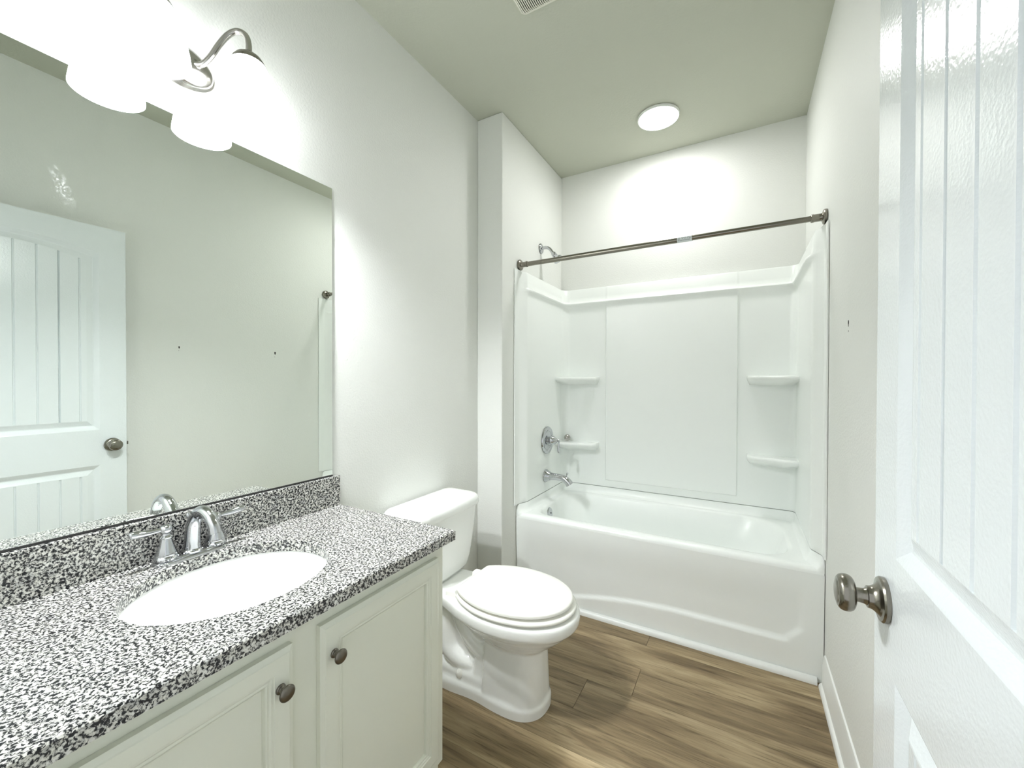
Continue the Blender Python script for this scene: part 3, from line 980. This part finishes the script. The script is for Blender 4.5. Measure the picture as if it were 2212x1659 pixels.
def outline(tab, z, ins=0.0):
    d = smooth_tab(tab)
    right = [(x, TYC + w) for x, w in d]
    left = [(x, TYC - w) for x, w in d[::-1] if w > 1e-6]
    pts = right + left
    n = len(pts)
    if ins:
        o = []
        for i in range(n):
            a, b = Vector(pts[i - 1]), Vector(pts[(i + 1) % n])
            t = (b - a)
            if t.length < 1e-9:
                t = Vector((0, 1))
            t.normalize()
            nn = Vector((t.y, -t.x))
            p = Vector(pts[i]) + nn * ins
            o.append((p.x, p.y))
        pts = o
    return [(x, y, z) for x, y in pts]


LID = [(0.338, 0.100), (0.341, 0.118), (0.352, 0.130), (0.40, 0.158), (0.47, 0.182), (0.54, 0.190), (0.61, 0.184), (0.68, 0.164), (0.735, 0.131), (0.770, 0.095), (0.790, 0.058), (0.799, 0.025), (0.8005, 0.0)]
SEAT = [(0.336, 0.105), (0.339, 0.122), (0.350, 0.135), (0.40, 0.165), (0.47, 0.190), (0.54, 0.198), (0.615, 0.192), (0.69, 0.171), (0.745, 0.138), (0.783, 0.100), (0.804, 0.062), (0.813, 0.028), (0.815, 0.0)]
RIM = [(0.040, 0.105), (0.046, 0.122), (0.06, 0.128), (0.16, 0.128), (0.22, 0.126), (0.27, 0.132), (0.32, 0.150), (0.38, 0.174), (0.46, 0.194), (0.54, 0.202), (0.62, 0.196), (0.70, 0.174), (0.755, 0.143), (0.795, 0.105), (0.817, 0.064), (0.827, 0.028), (0.829, 0.0)]
_t = outline(LID, 0)
_sgn = 1
# which way does a positive inset go? test and fix
_a = outline(LID, 0, 0.01)
if max(p[0] for p in _a) > max(p[0] for p in _t):
    _sgn = -1


def OL(tab, z, ins=0.0):
    return outline(tab, z, ins * _sgn)


# pedestal: overlapping solids fused into one skin
mb = MB()
FOOT = [(0.168, 0.055), (0.172, 0.082), (0.186, 0.102), (0.22, 0.114), (0.30, 0.117), (0.38, 0.110), (0.44, 0.110), (0.52, 0.118), (0.60, 0.117), (0.655, 0.100), (0.690, 0.066), (0.703, 0.032), (0.706, 0.0)]
mb.loft([OL(FOOT, 0.0), OL(FOOT, 0.034), OL(FOOT, 0.044, 0.006), OL(FOOT, 0.050, 0.016)])
# plinth behind, sloping up
mb.loft([rrect(0.185, 0.52, TYC - 0.100, TYC + 0.100, 0.06, 0.03, 6, 4), rrect(0.195, 0.52, TYC - 0.094, TYC + 0.094, 0.06, 0.075, 6, 4), rrect(0.215, 0.52, TYC - 0.078, TYC + 0.078, 0.06, 0.098, 6, 4)])
# front column
mb.loft([rrect(0.452, 0.697, TYC - 0.108, TYC + 0.108, (0.012, 0.088, 0.088, 0.012), 0.03, 10, 6),
         rrect(0.454, 0.694, TYC - 0.102, TYC + 0.102, (0.012, 0.086, 0.086, 0.012), 0.12, 10, 6),
         rrect(0.456, 0.692, TYC - 0.097, TYC + 0.097, (0.012, 0.084, 0.084, 0.012), 0.20, 10, 6),
         rrect(0.458, 0.692, TYC - 0.097, TYC + 0.097, (0.012, 0.084, 0.084, 0.012), 0.29, 10, 6)])


def egg(xa, xb, hw, z, n=48, k=2.3):
    pts = []
    cx = (xa + xb) / 2 + 0.02
    for i in range(n):
        a = 2 * PI * i / n
        ca, sa = math.cos(a), math.sin(a)
        rx = (xb - cx) if ca > 0 else (cx - xa)
        pts.append((cx + rx * math.copysign(abs(ca) ** (2 / k), ca), TYC + hw * math.copysign(abs(sa) ** (2 / k), sa), z))
    return pts


mb.loft([egg(0.44, 0.66, 0.070, 0.20), egg(0.41, 0.69, 0.095, 0.245), egg(0.37, 0.73, 0.125, 0.275), egg(0.33, 0.765, 0.152, 0.305), egg(0.29, 0.795, 0.175, 0.332), egg(0.25, 0.812, 0.186, 0.352), egg(0.25, 0.818, 0.190, 0.372)])
# neck under the tank deck
mb.loft([rrect(0.26, 0.46, TYC - 0.055, TYC + 0.055, 0.04, 0.12, 6, 4), rrect(0.22, 0.46, TYC - 0.065, TYC + 0.065, 0.05, 0.22, 6, 4), rrect(0.14, 0.46, TYC - 0.078, TYC + 0.078, 0.05, 0.31, 6, 4), rrect(0.06, 0.46, TYC - 0.105, TYC + 0.105, 0.05, 0.362, 6, 4), rrect(0.05, 0.46, TYC - 0.11, TYC + 0.11, 0.05, 0.376, 6, 4)])
# trapway, standing proud on both sides
for sg in (-1, 1):
    yo = TYC + sg * 0.040
    mb.tube([(0.215, yo, 0.335), (0.232, yo + sg * 0.008, 0.275), (0.243, yo + sg * 0.012, 0.215), (0.262, yo + sg * 0.014, 0.150), (0.315, yo + sg * 0.012, 0.112), (0.385, yo + sg * 0.004, 0.104)], [0.040, 0.048, 0.047, 0.048, 0.044, 0.034], 20, 6)
    mb.tube([(0.275, yo + sg * 0.006, 0.345), (0.325, yo + sg * 0.020, 0.275), (0.375, yo + sg * 0.022, 0.215), (0.43, yo + sg * 0.016, 0.180), (0.48, yo, 0.165)], [0.030, 0.032, 0.032, 0.034, 0.030], 18, 6)
mb.loft([rrect(0.385, 0.47, TYC - 0.090, TYC + 0.090, 0.02, 0.03, 6, 4), rrect(0.395, 0.47, TYC - 0.084, TYC + 0.084, 0.02, 0.125, 6, 4), rrect(0.405, 0.47, TYC - 0.075, TYC + 0.075, 0.02, 0.215, 6, 4)])
# rim slab
mb.loft([OL(RIM, 0.352, 0.010), OL(RIM, 0.362, 0.002), OL(RIM, 0.380, 0.0), OL(RIM, 0.398, 0.001), OL(RIM, 0.4045, 0.007), OL(RIM, 0.406, 0.016)])
mb.loft([OL(FOOT, -0.030), OL(FOOT, 0.010)])                  # runs below the floor line; trimmed flat there afterwards
bowl = mb.build('bowl', M['porc'], toi, smooth=180)
rm = bowl.modifiers.new('fuse', 'REMESH')
rm.mode = 'VOXEL'
rm.voxel_size = 0.0050
rm.use_smooth_shade = True
sm = bowl.modifiers.new('glaze', 'SMOOTH')
sm.factor = 0.5
sm.iterations = 7
bpy.context.view_layer.update()
dg = bpy.context.evaluated_depsgraph_get()
new = bpy.data.meshes.new_from_object(bowl.evaluated_get(dg))
new.name = 'bowl'
bowl.modifiers.clear()
old = bowl.data
bowl.data = new
bpy.data.meshes.remove(old)
bowl.data.polygons.foreach_set('use_smooth', [True] * len(bowl.data.polygons))
bm_ = bmesh.new()
bm_.from_mesh(bowl.data)
cut = bmesh.ops.bisect_plane(bm_, geom=bm_.verts[:] + bm_.edges[:] + bm_.faces[:], plane_co=(0, 0, 0.0002), plane_no=(0, 0, 1), clear_inner=True)
edges = [g for g in cut['geom_cut'] if isinstance(g, bmesh.types.BMEdge)]
bmesh.ops.holes_fill(bm_, edges=edges, sides=0)
bm_.to_mesh(bowl.data)
bm_.free()
bowl.data.polygons.foreach_set('use_smooth', [True] * len(bowl.data.polygons))
bowl.data.set_sharp_from_angle(angle=math.radians(60))


def shrink(ring, k, z):
    return [(0.565 + (x - 0.565) * k, TYC + (y - TYC) * k, z) for x, y, _ in ring]


mb = MB()
mb.loft([OL(SEAT, 0.4055, 0.020), OL(SEAT, 0.4135, 0.012), OL(SEAT, 0.4145, 0.003), OL(SEAT, 0.4185, 0.0), OL(SEAT, 0.4240, 0.001), OL(SEAT, 0.4275, 0.005), OL(SEAT, 0.4290, 0.011)])
mb.build('seat', M['seat'], toi, smooth=50)
_b = OL(LID, 0, 0.007)
ld = MB().loft([OL(LID, 0.4288, 0.022), OL(LID, 0.4375, 0.013), OL(LID, 0.4380, 0.003), OL(LID, 0.4405, 0.0), OL(LID, 0.4475, 0.0), OL(LID, 0.4515, 0.002), OL(LID, 0.4540, 0.007), shrink(_b, 0.9, 0.4555), shrink(_b, 0.7, 0.4565), shrink(_b, 0.3, 0.4568)])
ld.build('lid', M['seat'], toi, smooth=50)
# bumpers between lid and seat so that they touch
for sg in (-1, 1):
    hb = MB()
    hb.loft([rrect(0.278, 0.340, TYC + sg * 0.098 - 0.020, TYC + sg * 0.098 + 0.020, 0.006, 0.4058, 4, 2), rrect(0.279, 0.340, TYC + sg * 0.098 - 0.019, TYC + sg * 0.098 + 0.019, 0.006, 0.421, 4, 2), rrect(0.282, 0.338, TYC + sg * 0.098 - 0.016, TYC + sg * 0.098 + 0.016, 0.005, 0.425, 4, 2)])
    hb.tube([(0.338, TYC + sg * 0.080, 0.431), (0.338, TYC + sg * 0.118, 0.431)], 0.0075, 16, 2)
    hb.build('hinge', M['seat'], toi)
for sg in (-1, 1):
    bc = MB().lathe([(0.017, 0.0), (0.0165, 0.010), (0.014, 0.019), (0.009, 0.024), (0.0, 0.0255)], (0.335, TYC + sg * 0.088, 0.064), (0, sg * 0.35, 1), 24).build('bolt_cap', M['seat'], toi)

tank = MB()
tr = []
for z, xa, xb, hw, r in ((0.4065, 0.050, 0.175, 0.150, 0.05), (0.412, 0.042, 0.198, 0.166, 0.055), (0.43, 0.036, 0.208, 0.178, 0.055), (0.47, 0.032, 0.214, 0.188, 0.052), (0.56, 0.030, 0.220, 0.200, 0.048), (0.66, 0.028, 0.226, 0.210, 0.045), (0.7105, 0.027, 0.229, 0.214, 0.045)):
    ring = rrect(xa, xb, TYC - hw, TYC + hw, (0.03, r, r, 0.03), z, 8, 8)
    ring = [(x + (0.012 * (1 - ((y - TYC) / hw) ** 2) if x > (xa + xb) / 2 else 0), y, zz) for x, y, zz in ring]
    tr.append(ring)
tank.loft(tr)
tk = tank.build('tank', M['porc'], toi, smooth=50)
tl = []
for z, ins in ((0.7108, 0.010), (0.7125, 0.003), (0.720, 0.0), (0.738, 0.0), (0.749, 0.004), (0.757, 0.012), (0.761, 0.024), (0.763, 0.045)):
    xa, xb, hw = 0.014 + ins, 0.240 - ins, 0.232 - ins
    ring = rrect(xa, xb, TYC - hw, TYC + hw, (0.035, 0.060, 0.060, 0.035), z, 10, 8)
    ring = [(x + (0.016 * (1 - ((y - TYC) / hw) ** 2) if x > (xa + xb) / 2 else 0), y, zz) for x, y, zz in ring]
    tl.append(ring)
MB().loft(tl).build('tank_lid', M['porc'], toi, smooth=50)
fv = MB().lathe([(0.0, -0.004), (0.014, -0.004), (0.0145, 0.006), (0.010, 0.010), (0.0, 0.011)], (0.234, TYC - 0.155, 0.675), (1, 0, 0), 20)
fv.tube([(0.243, TYC - 0.155, 0.675), (0.247, TYC - 0.13, 0.672), (0.248, TYC - 0.085, 0.666)], [0.005, 0.006, 0.0075], 12, 5)
fv.build('flush_lever', M['chrome'], toi)

# ------------------------------------------------------------------ ceiling light over the tub
cl = thing('ceiling_light', 'small round lit ceiling light over the tub', 'light fixture', (0.944, 0.478, H))
MB().lathe([(0.0, 0.0005), (0.112, 0.0005), (0.116, 0.004), (0.1155, 0.012), (0.113, 0.0165), (0.1095, 0.0165), (0.1085, 0.012), (0.0, 0.012)], (0.944, 0.478, H), (0, 0, -1), 56).build('trim_ring', M['trim'], cl)
MB().lathe([(0.0, 0.0125), (0.1085, 0.0125), (0.1085, 0.0145), (0.100, 0.0170), (0.08, 0.0195), (0.05, 0.0212), (0.02, 0.0218), (0.0, 0.0219)], (0.944, 0.478, H), (0, 0, -1), 56).build('lens', M['can'], cl)

# ------------------------------------------------------------------ exhaust fan grille
GX0, GX1, GY0, GY1 = 0.562, 0.840, -0.770, -0.488
fan = thing('exhaust_fan', 'cream slatted exhaust fan grille on the ceiling', 'fan', ((GX0 + GX1) / 2, (GY0 + GY1) / 2, H))
gc = (GY0 + GY1) / 2
gh = (GY1 - GY0) / 2


def gz(y, x=None):
    t = abs(y - gc) / gh
    return H - 0.010 - 0.016 * (1 - sstep(0.72, 1.0, t))


def gframe(ins, dz):
    return [(x, y, H - dz) for x, y, _ in rrect(GX0 + ins, GX1 - ins, GY0 + ins, GY1 - ins, 0.022, 0, 6, 10)]


rg = [gframe(0.0, 0.0006), gframe(0.0, 0.007), gframe(0.003, 0.010)]
mid = gframe(0.012, 0.0)
rg.append([(x, y, gz(y) + 0.001) for x, y, z in mid])
mid = gframe(0.017, 0.0)
rg.append([(x, y, gz(y) + 0.001) for x, y, z in mid])
rg.append([(x, y, H - 0.006) for x, y, z in mid])
MB().loft(rg, True, False, False).build('frame', M['grille'], fan, smooth=40)
MB().box(GX0 + 0.010, GX1 - 0.010, GY0 + 0.010, GY1 - 0.010, H - 0.005, H - 0.0008).build('fan_shade_backing', M['dark'], fan, smooth=0)  # thin black slab: the shade between the slats is put into its colour
ns = 30
sl = MB()
for i in range(ns):
    x = GX0 + 0.021 + (GX1 - GX0 - 0.042) * i / (ns - 1)
    ys = [GY0 + 0.015 + (GY1 - GY0 - 0.030) * k / 24 for k in range(25)]
    hw = 0.0018
    r4 = [[(x - hw, y, gz(y)), (x + hw, y, gz(y)), (x + hw, y, gz(y) + 0.004), (x - hw, y, gz(y) + 0.004)] for y in ys]
    sl.loft(r4)
sl.build('slats', M['grille'], fan, smooth=30)

# ------------------------------------------------------------------ screw holes with torn paint on the right wall
for y, z, k, lb in ((-0.2200, 1.5235, 1.0, 'dark empty screw hole in the right wall nearer the tub'), (-0.8200, 1.5240, 0.7, 'dark empty screw hole in the right wall nearer the open door')):
    h = MB()
    h.lathe([(0.0, 0.0), (0.0062 * k, 0.0), (0.0062 * k, 0.0006), (0.0, 0.0006)], (W - 0.0002, y, z), (-1, 0, 0), 12, sx=1.3)
    h.lathe([(0.0, 0.0), (0.0026 * k, 0.0), (0.0026 * k, 0.0006), (0.0, 0.0006)], (W - 0.0002, y, z - 0.010 * k), (-1, 0, 0), 10, sx=1.9)
    h.lathe([(0.0, 0.0), (0.0022 * k, 0.0), (0.0022 * k, 0.0006), (0.0, 0.0006)], (W - 0.0002, y - 0.002, z - 0.030 * k), (-1, 0, 0), 8)
    tag(h.build('screw_hole', M['dark'], loc=(W, y, z), smooth=0), lb, 'screw hole', 'screw holes in the right wall')

for o in list(SC.objects):
    if '_o' in o:
        del o['_o']
